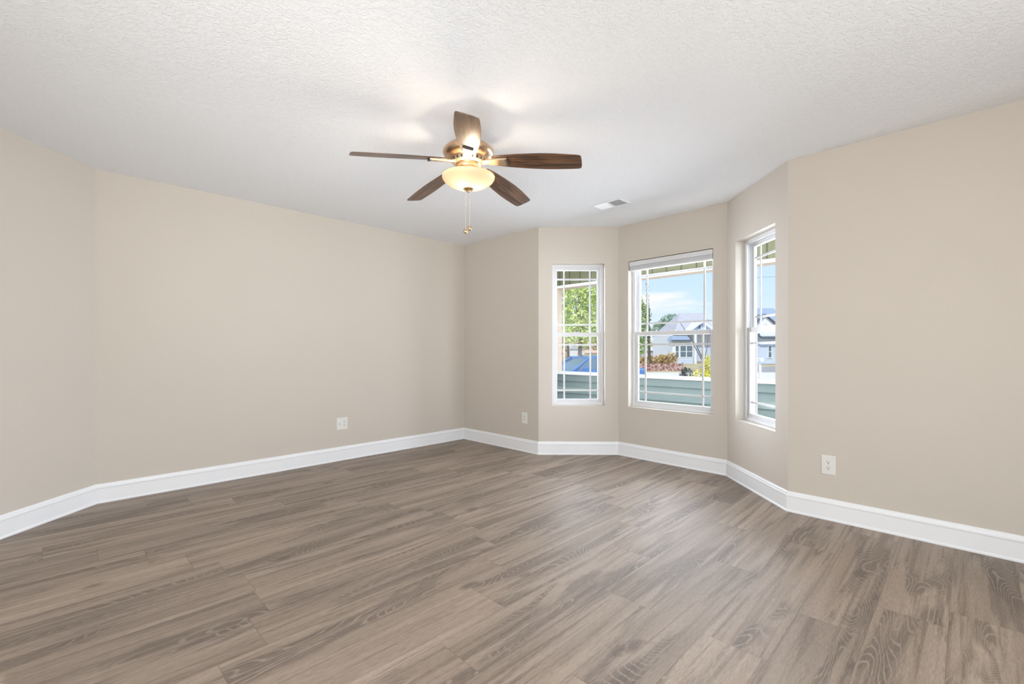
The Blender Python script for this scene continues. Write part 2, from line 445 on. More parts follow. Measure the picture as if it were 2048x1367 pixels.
# raised blind in the middle window
s, w = WIN[4]
bl = tag(empty('window_blind', wall_matrix(4, s, HEAD)), 'raised white blind stacked at the top of the wide middle bay window', 'blind')
MB().box(0.008, w - 0.006, 0.004, 0.062, -0.052, -0.006).build('head_rail', M_BLIND, bl, bevel=0.003)
st = MB()
for k in range(7): st.box(0.012, w - 0.010, 0.012, 0.058, -0.0575 - k * 0.0047, -0.0532 - k * 0.0047)
st.build('fabric_stack', M_BLIND2, bl)
MB().box(0.010, w - 0.008, 0.010, 0.060, -0.100, -0.0862).build('bottom_rail', M_VINYL, bl, bevel=0.002)
MB().box(w / 2 - 0.05, w / 2 + 0.03, 0.003, 0.010, -0.098, -0.088).build('pull_handle', M_VINYL, bl, bevel=0.002)

# ------------------------------------------------------------------ wall plates
def plate_root(i, x, z, label, cat, group=None):
    """x = plan point projected on wall i"""
    p, q, a, n = wall_frame(i)
    d = (x[0] - p[0]) * a[0] + (x[1] - p[1]) * a[1]
    return tag(empty('wall_outlet', wall_matrix(i, d, z)), label, cat, group)
def cover(root, w, h):
    d = 0.0065
    m = MB()
    vs = [(-w / 2, 0, -h / 2), (w / 2, 0, -h / 2), (w / 2, 0, h / 2), (-w / 2, 0, h / 2)]
    e = 0.004
    vs += [(-w / 2, -d * .45, -h / 2), (w / 2, -d * .45, -h / 2), (w / 2, -d * .45, h / 2), (-w / 2, -d * .45, h / 2)]
    vs += [(-w / 2 + e, -d, -h / 2 + e), (w / 2 - e, -d, -h / 2 + e), (w / 2 - e, -d, h / 2 - e), (-w / 2 + e, -d, h / 2 - e)]
    fs = [(0, 1, 2, 3), (8, 9, 10, 11)] + [(k, (k + 1) % 4, 4 + (k + 1) % 4, 4 + k) for k in range(4)] + [(4 + k, 4 + (k + 1) % 4, 8 + (k + 1) % 4, 8 + k) for k in range(4)]
    m.add(vs, fs); return m.build('cover_plate', M_PLATE, root)
def disc(mb, cx, cz, r, y0, y1, seg=20, flat=1.0):
    vs = []
    for y in (y0, y1):
        for k in range(seg):
            t = 2 * PI * k / seg
            vs.append((cx + r * math.cos(t), y, cz + max(-r * flat, min(r * flat, r * math.sin(t)))))
    fs = [tuple(range(seg)), tuple(range(seg, 2 * seg))[::-1]] + [(k, (k + 1) % seg, seg + (k + 1) % seg, seg + k) for k in range(seg)]
    mb.add(vs, fs)
def duplex(root, cx, slotmat):
    for sz in (0.0195, -0.0195):
        m = MB(); disc(m, cx, sz, 0.0172, -0.0062, -0.0085, 24, 0.80)
        so = m.build('socket', M_PLATE, root)
        k = MB(); k.box(cx - 0.0078, cx - 0.0050, -0.0089, -0.0083, sz + 0.000, sz + 0.0085)
        k.box(cx + 0.0050, cx + 0.0078, -0.0089, -0.0083, sz + 0.001, sz + 0.0080)
        disc(k, cx, sz - 0.0065, 0.0034, -0.0089, -0.0083, 12)
        k.build('slots', slotmat, so)
    m = MB(); disc(m, cx, 0, 0.0032, -0.0062, -0.0078, 12); m.build('screw', M_STEEL, root)
r = plate_root(1, (-1.731, 4.634), 0.371, 'white square double wall plate with a coax jack, low on the left wall', 'wall outlet')
cover(r, 0.118, 0.124)
m = MB(); disc(m, -0.024, 0, 0.0105, -0.006, -0.008, 20); cx_ = m.build('coax_flange', M_PLATE, r)
m = MB(); disc(m, -0.024, 0, 0.0048, -0.008, -0.017, 12); m.build('coax_jack', M_STEEL, cx_)
duplex(r, 0.024, M_DARK)
r = plate_root(2, (0.139, 5.03), 0.370, 'small white outlet on the short wall left of the bay', 'wall outlet')
cover(r, 0.079, 0.124); duplex(r, 0, M_DARK)
r = plate_root(6, (2.093, 3.008), 0.360, 'white outlet with red-rimmed slots on the right wall', 'wall outlet')
cover(r, 0.080, 0.126); duplex(r, 0, M_REDSLOT)

# ------------------------------------------------------------------ ceiling vent
M_DUCT = simple('grey_duct', (0.70, 0.70, 0.70), 0.7)
vc = Vector((0.893, 4.118, CEIL))
vr = tag(empty('ceiling_vent', Matrix(((u_.x, v_.x, 0, vc.x), (u_.y, v_.y, 0, vc.y), (0, 0, 1, vc.z), (0, 0, 0, 1)))),
         'white metal air register in the ceiling in front of the bay', 'vent')
f = MB(); hw, hh = 0.150, 0.088
f.ring(-hw, hw, -hh, hh, 0.018, -0.002, 0.0)
f = MB()
for (x0, x1, y0, y1) in ((-hw, hw, -hh, -hh + 0.018), (-hw, hw, hh - 0.018, hh), (-hw, -hw + 0.018, -hh + 0.018, hh - 0.018), (hw - 0.018, hw, -hh + 0.018, hh - 0.018), (-0.006, 0.006, -hh + 0.018, hh - 0.018)):
    f.box(x0, x1, y0, y1, -0.007, 0.0)
f.build('register_frame', M_TRIM, vr, bevel=0.001)
MB().box(-hw + 0.018, hw - 0.018, -hh + 0.018, hh - 0.018, -0.0012, -0.0002).build('duct_opening', M_DUCT, vr)
for sgn, nm in ((-1, 'louver_bank'), (1, 'louver_bank')):
    lb = MB()
    for k in range(11):
        cx = sgn * (0.016 + k * 0.0112); t = sgn * 0.0045
        lb.add([(cx - t, -hh + .018, -0.0012), (cx - t + .0012, -hh + .018, -0.0012), (cx + t + .0012, -hh + .018, -0.0075), (cx + t, -hh + .018, -0.0075),
                (cx - t, hh - .018, -0.0012), (cx - t + .0012, hh - .018, -0.0012), (cx + t + .0012, hh - .018, -0.0075), (cx + t, hh - .018, -0.0075)],
               [(0, 1, 2, 3), (4, 5, 6, 7), (0, 1, 5, 4), (1, 2, 6, 5), (2, 3, 7, 6), (3, 0, 4, 7)])
    lb.build(nm, M_TRIM, vr)

# ------------------------------------------------------------------ ceiling fan
def wood_mat():
    m, t, b = newmat('dark_walnut_blade')
    tc = N(t, 'ShaderNodeTexCoord'); s = N(t, 'ShaderNodeSeparateXYZ'); t.links.new(tc.outputs['Object'], s.inputs[0])
    vec = comb(t, math_n(t, 'MULTIPLY', s.outputs[0], 3.0), math_n(t, 'MULTIPLY', s.outputs[1], 40.0))
    n1 = noise_n(t, vec, 1.0, 5, 0.8, 0.6)
    c = mixc(t, smooth(t, n1, 0.35, 0.7), (0.030, 0.012, 0.006), (0.20, 0.095, 0.040))
    t.links.new(c, b.inputs['Base Color']); b.inputs['Roughness'].default_value = 0.34
    b.inputs['Coat Weight'].default_value = 0.6; b.inputs['Coat Roughness'].default_value = 0.5
    b.inputs['Specular IOR Level'].default_value = 0.5
    return m
M_WOOD = wood_mat()
M_EDGE = M_WOOD
M_BRONZE = simple('brushed_bronze', (0.62, 0.43, 0.28), 0.30, metal=1.0)
M_BRONZE2 = simple('satin_champagne_metal', (0.72, 0.58, 0.42), 0.36, metal=1.0)
M_FOB = simple('polished_brass', (0.75, 0.55, 0.30), 0.2, metal=1.0)
M_CHAIN = simple('pale_ball_chain', (0.80, 0.76, 0.68), 0.35, metal=0.6)
def bowl_mat():
    m = bpy.data.materials.new('frosted_amber_glass'); m.use_nodes = True
    t = m.node_tree; t.nodes.clear()
    o = N(t, 'ShaderNodeOutputMaterial'); tl = N(t, 'ShaderNodeBsdfTranslucent'); df = N(t, 'ShaderNodeBsdfDiffuse')
    tl.inputs['Color'].default_value = (0.215, 0.165, 0.122, 1); df.inputs['Color'].default_value = (0.58, 0.49, 0.37, 1)
    gl = N(t, 'ShaderNodeBsdfGlossy'); gl.inputs['Roughness'].default_value = 0.2
    mx = N(t, 'ShaderNodeMixShader'); mx.inputs[0].default_value = 0.45
    m2 = N(t, 'ShaderNodeMixShader'); m2.inputs[0].default_value = 0.03
    t.links.new(tl.outputs[0], mx.inputs[1]); t.links.new(df.outputs[0], mx.inputs[2])
    t.links.new(mx.outputs[0], m2.inputs[1]); t.links.new(gl.outputs[0], m2.inputs[2]); t.links.new(m2.outputs[0], o.inputs[0])
    return m
M_BOWL = bowl_mat()

FX, FY = -0.255, 2.67
fan = tag(empty('ceiling_fan', Matrix.Translation((FX, FY, CEIL))), 'five blade dark wood ceiling fan with a lit glass bowl and pull chains', 'ceiling fan')
def fz(prof): return [(r, z - CEIL) for r, z in prof]
MB().lathe(fz([(0, 2.44), (0.066, 2.44), (0.068, 2.425), (0.062, 2.400), (0.050, 2.385), (0.050, 2.33), (0, 2.33)])).build('canopy', M_BRONZE, fan, True)
MB().lathe(fz([(0, 2.345), (0.055, 2.342), (0.095, 2.326), (0.130, 2.303), (0.146, 2.287), (0.150, 2.276), (0.147, 2.263), (0.134, 2.248), (0.113, 2.238), (0.108, 2.237), (0.106, 2.230), (0, 2.230)]), 64).build('motor_housing', M_BRONZE, fan, True)
vent = MB().lathe(fz([(0, 2.2305), (0.098, 2.230), (0.094, 2.214), (0.080, 2.205), (0, 2.205)]), 48).build('vent_ring', M_BRONZE2, fan, True)
sl = MB()
for k in range(20):
    a = 2 * PI * k / 20; c, s_ = math.cos(a), math.sin(a)
    pr = []
    for rr, zz in ((0.0992, 2.2285), (0.0957, 2.2155)):
        for w_ in (-0.0055, 0.0055):
            pr.append((rr * c - w_ * s_, rr * s_ + w_ * c, zz - CEIL)); 
    pr2 = [(x * 0.97, y * 0.97, z) for x, y, z in pr]
    sl.add(pr + pr2, [(0, 1, 3, 2), (4, 5, 7, 6), (0, 1, 5, 4), (2, 3, 7, 6), (0, 2, 6, 4), (1, 3, 7, 5)])
sl.build('vent_slots', M_DARK, vent)
MB().lathe(fz([(0, 2.206), (0.074, 2.206), (0.076, 2.202), (0.070, 2.190), (0.060, 2.184), (0, 2.184)]), 48).build('flywheel', M_BRONZE, fan, True)
MB().lathe(fz([(0, 2.186), (0.056, 2.186), (0.060, 2.178), (0.060, 2.168), (0.054, 2.162), (0.046, 2.158), (0.030, 2.150), (0.008, 2.146), (0.006, 2.068), (0, 2.068)]), 48).build('light_fitter', M_BRONZE2, fan, True)
# glass bowl: a thin shell, open at the top
bo = [(0.150, 2.139), (0.153, 2.137), (0.154, 2.130), (0.152, 2.123), (0.143, 2.110), (0.126, 2.096), (0.100, 2.082), (0.070, 2.072), (0.036, 2.066), (0, 2.064)]
bowl = MB().lathe(fz(bo), 64).build('glass_bowl', M_BOWL, fan, True)
MB().lathe(fz([(0, 2.068), (0.030, 2.0665), (0.032, 2.062), (0.026, 2.056), (0.012, 2.051), (0.009, 2.045), (0, 2.043)]), 24).build('finial', M_FOB, fan, True)
for nm, dx, dy, zt, zb, jz in (('pull_chain', -0.017, -0.012, 2.062, 1.826, 1.965), ('pull_chain', 0.009, -0.016, 2.060, 1.842, 1.978)):
    ch = MB(); ch.tube([(dx, dy, zt - CEIL), (dx, dy, zb - CEIL)], 0.0011, 6)
    k = 0; z = zt
    while z > zb:
        ch.lathe([(0, z - CEIL + .0018), (0.0017, z - CEIL), (0, z - CEIL - .0018)], 6, (dx, dy)); z -= 0.0075
    ch.lathe([(0, jz - CEIL + .005), (0.003, jz - CEIL + .003), (0.003, jz - CEIL - .003), (0, jz - CEIL - .005)], 8, (dx, dy))
    c_ = ch.build(nm, M_CHAIN, fan)
    b0 = zb - CEIL
    MB().lathe([(0, b0 + .004), (0.004, b0 + .002), (0.010, b0 - .006), (0.012, b0 - .014), (0.0105, b0 - .022), (0.006, b0 - .026), (0, b0 - .027)], 20, (dx, dy)).build('fob', M_FOB, c_, True)
# blades
def blade_outline():
    # (distance from hub, half width on -Y side, half width on +Y side)
    return [(0.145, 0.036, 0.036), (0.165, 0.043, 0.043), (0.21, 0.050, 0.050), (0.28, 0.059, 0.058), (0.36, 0.066, 0.064), (0.44, 0.0695, 0.067), (0.52, 0.069, 0.066), (0.60, 0.064, 0.061),
            (0.640, 0.060, 0.057), (0.655, 0.056, 0.053), (0.660, 0.045, 0.042), (0.662, 0.02, 0.02)]
DROOP = math.radians(6.2)
for k in range(5):
    ang = math.radians(-85 + 72 * k)
    M = Matrix.Rotation(ang, 4, 'Z')
    piv = Matrix.Translation((0.145, 0, 2.216 - CEIL)) @ Matrix.Rotation(DROOP, 4, 'Y') @ Matrix.Rotation(math.radians(-14), 4, 'X') @ Matrix.Translation((-0.145, 0, 0))
    th = 0.0055
    b = MB(); ol = blade_outline(); n = len(ol)
    top = [(x, -a_, th / 2) for x, a_, c_ in ol] + [(x, c_, th / 2) for x, a_, c_ in ol[::-1]]
    bot = [(x, y, -th / 2) for x, y, z in top]
    nn = len(top)
    b.add(top + bot, [tuple(range(nn)), tuple(range(nn, 2 * nn))[::-1]] + [(i, (i + 1) % nn, nn + (i + 1) % nn, nn + i) for i in range(nn)])
    bo_ = b.build('blade', M_WOOD, fan, bevel=0.0015)
    bo_.matrix_local = M @ piv
    # blade iron under the blade: arm, plate and end slot with its shade (in blade space)
    ir = MB()
    z0 = -th / 2
    secs = [(0.055, 0.014, -0.006, -0.016), (0.085, 0.017, -0.002, -0.014), (0.125, 0.021, z0 - .001, -0.014), (0.165, 0.028, z0, -0.0135), (0.236, 0.0315, z0, -0.0125)]
    k0 = len(ir.v)
    for x, hw_, zt_, zb_ in secs:
        ir.v += [(x, -hw_, zt_), (x, hw_, zt_), (x, hw_ * .92, zb_), (x, -hw_ * .92, zb_)]
    for i in range(len(secs) - 1):
        for j in range(4): ir.f.append((4 * i + j, 4 * i + (j + 1) % 4, 4 * i + 4 + (j + 1) % 4, 4 * i + 4 + j))
    ir.f.append((0, 1, 2, 3)); ir.f.append((4 * (len(secs) - 1) + 3, 4 * (len(secs) - 1) + 2, 4 * (len(secs) - 1) + 1, 4 * (len(secs) - 1)))
    io = ir.build('blade_iron', M_BRONZE2, bo_, bevel=0.001)
    MB().box(0.2255, 0.2372, -0.029, 0.029, -0.0136, z0 - 0.0005).build('end_slot_shade', M_DARK, io)  # dark box stands in for the shadow in the end gap
# bulbs inside the bowl
for dx, dy in ((0.045, 0.0), (-0.0225, 0.039), (-0.0225, -0.039)):
    ld = bpy.data.lights.new('bulb', 'POINT'); ld.energy = E_BULB; ld.color = (1.0, 0.82, 0.62); ld.shadow_soft_size = 0.022
    lo = bpy.data.objects.new('bulb', ld); COL.objects.link(lo); lo.parent = fan; lo.location = (dx, dy, 2.114 - CEIL)

# ------------------------------------------------------------------ porch
def uv2(u, v): return (u_.x * u + v_.x * v, u_.y * u + v_.y * v)      # along the back wall, outwards
def ubox(mb, u0, u1, v0, v1, z0, z1): return mb.prism([uv2(u0, v0), uv2(u1, v0), uv2(u1, v1), uv2(u0, v1)], z0, z1)
M_LEDGE = simple('white_ledge', (0.80, 0.78, 0.74), 0.5)
M_DECK = simple('grey_porch_deck', (0.30, 0.29, 0.28), 0.8)
M_TAN = simple('tan_wood', (0.74, 0.58, 0.47), 0.6, noise=0.1, nscale=8)
def panel_mat():
    m, t, b = newmat('olive_grooved_panel')
    tc = N(t, 'ShaderNodeTexCoord'); s = N(t, 'ShaderNodeSeparateXYZ'); t.links.new(tc.outputs['Object'], s.inputs[0])
    u = math_n(t, 'MULTIPLY', math_n(t, 'SUBTRACT', s.outputs[0], s.outputs[1]), 1 / R2)
    fr = math_n(t, 'FRACT', math_n(t, 'DIVIDE', u, 0.2))
    g = smooth(t, math_n(t, 'MINIMUM', fr, math_n(t, 'SUBTRACT', 1.0, fr)), 0.07, 0.03)
    n = noise_n(t, tc.outputs['Object'], 40.0, 4)
    c = mixc(t, n, (0.125, 0.12, 0.062), (0.19, 0.18, 0.098))
    c = mixc(t, math_n(t, 'MULTIPLY', g, 0.8), c, (0.06, 0.05, 0.03))
    t.links.new(c, b.inputs['Base Color']); b.inputs['Roughness'].default_value = 0.8
    return m
M_PANEL = panel_mat()
hwall = struct(empty('wall_porch'), 'grey green lap sided porch half wall with a white ledge outside the bay', 'wall')
mb = MB(); ubox(mb, -7.5, 3.2, V0 + 0.012, V0 + 0.15, -0.5, 0.742); mb.build('half_wall_core', M_SIDING, hwall)
mb = MB(); ubox(mb, -7.5, 3.2, V0 - 0.010, V0 + 0.012, 0.640, 0.742); mb.build('frieze_board', M_SIDING, hwall)
lap = MB()
for k in range(5):
    z1 = 0.640 - k * 0.185; z0 = z1 - 0.185
    p = [(V0 + 0.010, z1), (V0 - 0.010, z0), (V0 + 0.012, z0), (V0 + 0.012, z1)]
    vs = [(*uv2(-7.5, a_), b_) for a_, b_ in p] + [(*uv2(3.2, a_), b_) for a_, b_ in p]
    lap.add(vs, [(0, 1, 2, 3), (4, 5, 6, 7), (0, 1, 5, 4), (1, 2, 6, 5), (2, 3, 7, 6), (3, 0, 4, 7)])
lap.build('lap_siding', M_SIDING, hwall)
mb = MB(); ubox(mb, -7.5, 3.2, V0 - 0.03, V0 + 0.19, 0.742, 0.778); mb.build('ledge', M_LEDGE, hwall)
hd = struct(empty('trim_porch'), 'olive grooved panel and white beam hanging above the porch opening', 'porch header')
mb = MB(); ubox(mb, -7.5, 3.2, V0 + 0.02, V0 + 0.16, 2.138, 2.66); mb.build('grooved_panel', M_PANEL, hd)
mb = MB(); ubox(mb, -7.5, 3.2, V0, V0 + 0.02, 2.104, 2.145); mb.build('white_trim_board', M_LEDGE, hd)
mb = MB(); ubox(mb, -7.5, 3.2, V0 + 0.02, V0 + 0.20, 2.104, 2.138); mb.build('tan_beam', M_TAN, hd)
mb = MB(); ubox(mb, -8.0, 4.5, 3.8, V0 + 0.45, 2.66, 2.80); struct(mb.build('porch_roof', M_TRIM), 'flat underside of the porch roof outside the bay', 'porch roof')
mb = MB(); ubox(mb, -8.0, 4.5, 4.45, V0 + 0.2, -0.62, -0.14); struct(mb.build('porch_floor', M_DECK), 'pale porch floor outside the bay', 'porch floor')
pu, pv = ((0.690 - 7.36) / R2, (0.690 + 7.36) / R2)
mb = MB(); ubox(mb, pu - .06, pu + .06, V0 + .03, V0 + .15, 0.778, 2.104); tag(mb.build('porch_post', M_TAN), 'tan square post on the porch ledge, left edge of the left window', 'post')

# ------------------------------------------------------------------ outside
GZ = -0.5
def ground_mat():
    m, t, b = newmat('dry_grass_ground')
    tc = N(t, 'ShaderNodeTexCoord')
    n = noise_n(t, tc.outputs['Object'], 0.22, 6, 0.5); n2 = noise_n(t, tc.outputs['Object'], 2.5, 4)
    c = mixc(t, smooth(t, n, 0.4, 0.6), (0.50, 0.42, 0.24), (0.40, 0.27, 0.17))
    c = mixc(t, math_n(t, 'MULTIPLY', smooth(t, n2, 0.45, 0.65), 0.5), c, (0.62, 0.55, 0.38))
    t.links.new(c, b.inputs['Base Color']); b.inputs['Roughness'].default_value = 0.95
    return m
struct(MB().box(-140, 160, -60, 260, GZ - 0.3, GZ).build('ground', ground_mat()), 'dry straw coloured ground outside the house', 'ground')
M_DRIVE = simple('pale_concrete', (0.72, 0.66, 0.60), 0.9, noise=0.06, nscale=2)
struct(MB().box(-20, 60, 9.5, 33, GZ, GZ + 0.02).build('driveway', M_DRIVE), 'pale driveway beyond the porch wall', 'driveway')
def net_mat():
    m, t, b = newmat('red_brown_netting')
    tc = N(t, 'ShaderNodeTexCoord')
    vo = N(t, 'ShaderNodeTexVoronoi'); vo.inputs['Scale'].default_value = 3.2; vo.feature = 'DISTANCE_TO_EDGE'
    t.links.new(tc.outputs['Object'], vo.inputs['Vector'])
    c = mixc(t, smooth(t, vo.outputs['Distance'], 0.03, 0.12), (0.62, 0.46, 0.44), (0.27, 0.14, 0.13))
    t.links.new(c, b.inputs['Base Color']); b.inputs['Roughness'].default_value = 0.9
    return m
def P(px, py, d):
    """point on the pixel ray at depth d (only used to lay out where things stand)"""
    return Vector(((px - 1024) / F * d, d, CAMZ + (700 - py) / F * d))
# low erosion fence beyond the drive
fn = tag(empty('erosion_fence', Matrix.Translation((0, 0, GZ))), 'low red brown netted erosion fence beyond the pale driveway', 'fence')
mb = MB(); 
x0, x1 = P(1262, 0, 36).x, P(1366, 0, 36).x
pts = [(x0 + (x1 - x0) * k / 12, 36 + 0.12 * math.sin(k * 1.7)) for k in range(13)]
for a_, b_ in zip(pts, pts[1:]):
    mb.add([(a_[0], a_[1], 0), (b_[0], b_[1], 0), (b_[0], b_[1], 0.56), (a_[0], a_[1], 0.56), (a_[0], a_[1] + .03, 0), (b_[0], b_[1] + .03, 0), (b_[0], b_[1] + .03, 0.56), (a_[0], a_[1] + .03, 0.56)],
           [(0, 1, 2, 3), (4, 5, 6, 7), (2, 3, 7, 6), (0, 1, 5, 4), (1, 2, 6, 5), (0, 3, 7, 4)])
mb.build('netting', net_mat(), fn)
M_STAKE = simple('weathered_stake', (0.36, 0.26, 0.2), 0.9)
for k in range(0, 13, 3):
    MB().box(pts[k][0] - .04, pts[k][0] + .04, pts[k][1] - .07, pts[k][1] - .002, 0, 0.66).build('stake', M_STAKE, fn)

# foliage
def leaf_mat(name, c1, c2):
    m, t, b = newmat(name)
    tc = N(t, 'ShaderNodeTexCoord')
    n = noise_n(t, tc.outputs['Object'], 1.7, 5, 0.3, 0.7)
    c = mixc(t, smooth(t, n, 0.35, 0.65), c1, c2)
    t.links.new(c, b.inputs['Base Color']); b.inputs['Roughness'].default_value = 0.7
    b.inputs['Specular IOR Level'].default_value = 0.2
    b.inputs['Subsurface Weight'].default_value = 0.0
    return m
L_YG = leaf_mat('yellow_green_leaves', (0.36, 0.48, 0.12), (0.78, 0.82, 0.38))
L_GR = leaf_mat('mid_green_leaves', (0.18, 0.32, 0.12), (0.52, 0.64, 0.30))
L_DK = leaf_mat('blue_green_leaves', (0.12, 0.22, 0.15), (0.35, 0.48, 0.33))
L_YE = leaf_mat('yellow_leaves', (0.55, 0.50, 0.06), (0.90, 0.84, 0.22))
L_DB = leaf_mat('dark_shrub_leaves', (0.07, 0.09, 0.09), (0.22, 0.24, 0.22))
L_ST = leaf_mat('dry_straw_leaves', (0.40, 0.26, 0.12), (0.72, 0.58, 0.32))
M_BARK = simple('grey_bark', (0.24, 0.20, 0.17), 0.9, noise=0.35, nscale=6)
M_BARK2 = simple('dark_bark', (0.10, 0.085, 0.075), 0.9, noise=0.3, nscale=6)
def leaves(mb, c, rx, ry, rz, n, size, rng):
    for _ in range(n):
        while True:
            q = Vector((rng.uniform(-1, 1), rng.uniform(-1, 1), rng.uniform(-1, 1)))
            if 0.25 < q.length < 1: break
        p = Vector((c[0] + q.x * rx, c[1] + q.y * ry, c[2] + q.z * rz))
        a = Vector((rng.gauss(0, 1), rng.gauss(0, 1), rng.gauss(0, 1))).normalized()
        b = a.cross(Vector((rng.gauss(0, 1), rng.gauss(0, 1), rng.gauss(0, 1)))).normalized()
        s = size * rng.uniform(0.6, 1.3)
        k = len(mb.v)
        mb.v += [tuple(p - a * s), tuple(p + b * s * .45), tuple(p + a * s), tuple(p - b * s * .45)]; mb.f.append((k, k + 1, k + 2, k + 3))
def tree(name, label, cat, base, blobs, trunk, lmat, n, size, bark=M_BARK, group=None, seed=1, lean=(0, 0), rad=0.12):
    rng = random.Random(seed)
    root = tag(empty(name, Matrix.Translation(base)), label, cat, group)
    if trunk:
        t = MB(); k = 7
        t.tube([(lean[0] * i / (k - 1) + rng.uniform(-.04, .04), lean[1] * i / (k - 1), trunk * i / (k - 1)) for i in range(k)], [rad * (1 - .6 * i / (k - 1)) for i in range(k)], 8)
        for (bx, by, bz, rx, ry, rz) in blobs:
            t.tube([(lean[0] * .5, lean[1] * .5, trunk * .55), ((bx + lean[0] * .5) / 2, by / 2, (bz + trunk * .55) / 2 + .1), (bx, by, bz)], [rad * .5, rad * .3, rad * .12], 6)
        t.build('trunk', bark, root)
    mb = MB(); tot = sum(b_[3] * b_[5] for b_ in blobs)
    for bl_ in blobs: leaves(mb, bl_[:3], *bl_[3:], int(n * bl_[3] * bl_[5] / tot), size, rng)
    me = mb.build('foliage', lmat, root)
    return root
g = lambda px, d: Vector(((px - 1024) / F * d, d, GZ))
# left window: leafy trees
tree('leafy_tree', 'tall yellow green leafy tree in the middle of the left window', 'tree', g(1160, 20),
     [(0.1, 0, 2.9, 1.2, 1.0, 1.2), (-0.2, 0.3, 4.0, 1.0, .9, 1.0), (0.5, 0, 4.3, .9, .9, 1.0), (-0.3, 0, 2.7, .9, .8, .8), (0.5, 0, 2.6, 0.9, .8, .7)], 4.0, L_YG, 3600, 0.085, seed=3)
tree('leafy_tree', 'sparse yellow green tree at the left edge of the left window', 'tree', g(1112, 26),
     [(0, 0, 3.2, 1.1, 1, 1.5), (0.3, 0, 4.8, .8, .8, 1.0)], 4.5, L_GR, 1500, 0.10, seed=4, rad=.10)
tree('leafy_tree', 'darker green tree at the right edge of the left window', 'tree', g(1200, 28),
     [(0, 0, 3.8, 1.4, 1, 1.5), (-0.1, 0, 5.6, 1.2, 1, 1.2), (0, 0, 3.2, 1.2, 1, 1.0)], 5.0, L_GR, 2600, 0.11, seed=5)
tree('bare_trunk_tree', 'thin dark trunk left of the blue car', 'tree', g(1136, 30), [(0, 0, 6.2, 1.2, 1, 1.2)], 5.5, L_YG, 900, 0.12, M_BARK2, seed=6, rad=.10)
tree('dry_brush', 'straw coloured brush behind the blue car', 'shrub', g(1150, 44), [(-1.2, 0, 1.6, 1.6, .8, 1.4), (1.2, 0, 2.0, 1.6, .8, 1.6)], 0, L_ST, 1800, 0.16, seed=8)
# middle window
tree('leafy_tree', 'green tree at the left edge of the middle window', 'tree', g(1276, 40),
     [(0.3, 0, 4.6, .9, .9, 1.2), (0.2, 0, 3.2, 1.0, .9, 1.0), (0.0, 0, 5.6, .6, .6, .8), (0.2, 0, 2.0, .8, .8, .8)], 4.6, L_GR, 3000, 0.11, seed=9)
tree('leafy_tree', 'rounded blue green tree left of the grey roofed house', 'tree', g(1338, 72),
     [(0.2, 0, 5.8, 1.8, 1.5, 1.6), (-1.2, 0, 5.0, 1.5, 1.4, 1.3), (1.3, 0, 4.3, 1.4, 1.2, 1.3), (0, 0, 3.4, 2.0, 1.2, 1.0)], 4.5, L_DK, 3600, 0.16, seed=10)
tree('leafy_tree', 'bright yellow green tree touching the grey roof', 'tree', g(1356, 66),
     [(0, 0, 3.6, 1.0, .9, 1.0), (0.6, 0, 4.8, .8, .8, 1.1), (-0.3, 0, 2.8, 1.0, .9, .8)], 3.6, L_YG, 1500, 0.14, seed=11)
tree('hedge_row', 'long yellow green thicket behind the white low building', 'hedge', g(1312, 84),
     [(-3 + 1.5 * k, 0, 1.8 + .4 * math.sin(k * 2.1), 1.3, 1, 1.7) for k in range(6)], 0, L_YG, 3200, 0.2, seed=12)
for k, (px, d, lab, h, mt) in enumerate(((1288, 50, 'dry orange brush left of the bent pine trunk', 1.0, L_ST), (1316, 51, 'dry brush right of the bent pine trunk', 1.1, L_ST), (1334, 50, 'dry brush beside the house bay', 1.3, L_ST))):
    tree('dry_brush', lab, 'shrub', g(px, d), [(-.5, 0, h * .45, .7, .5, h * .5), (.5, 0, h * .5, .7, .5, h * .55)], 0, mt, 900, 0.12, seed=20 + k, group='dry brush in the field')
tree('yellow_bush', 'bright yellow bush above the ledge, right side of the middle window', 'bush', g(1398, 12.5),
     [(0.0, 0, 0.70, .34, .3, .38), (0.28, 0, 0.95, .28, .25, .55), (-.22, 0, 0.45, .3, .25, .28)], 0.8, L_YE, 1500, 0.045, seed=30, rad=.02)
tree('dark_shrub', 'dark grey green shrub left of the bright yellow bush', 'shrub', g(1373, 19), [(0, 0, 0.55, .30, .3, .35), (-.15, 0, 0.4, .2, .2, .3)], 0.5, L_DB, 700, 0.05, seed=31, rad=.02)
# tall pine with a bent foot
pn = tag(empty('pine_tree', Matrix.Translation(g(1306, 38))), 'tall thin pine trunk with a bent foot in the middle window', 'tree')
t = MB(); tp = [(0.0, 0, 0), (-0.12, 0, 0.35), (-0.30, 0, 0.95), (-0.33, 0, 2.0), (-0.40, 0, 4.0), (-0.46, 0, 6.5), (-0.50, 0, 9.5)]
t.tube(tp, [.15, .13, .12, .105, .095, .085, .06], 8); t.build('trunk', M_BARK2, pn)
rng = random.Random(40); mb = MB()
for k in range(16): leaves(mb, (-0.40 - 0.008 * k, 0, 2.6 + k * 0.4), .16, .16, .22, 22, 0.07, rng)
for k in range(8): leaves(mb, (-0.5 + rng.uniform(-1, 1), rng.uniform(-1, 1), 8.8 + k * .35), .9, .9, .5, 90, 0.12, rng)
mb.build('foliage', L_DK, pn)
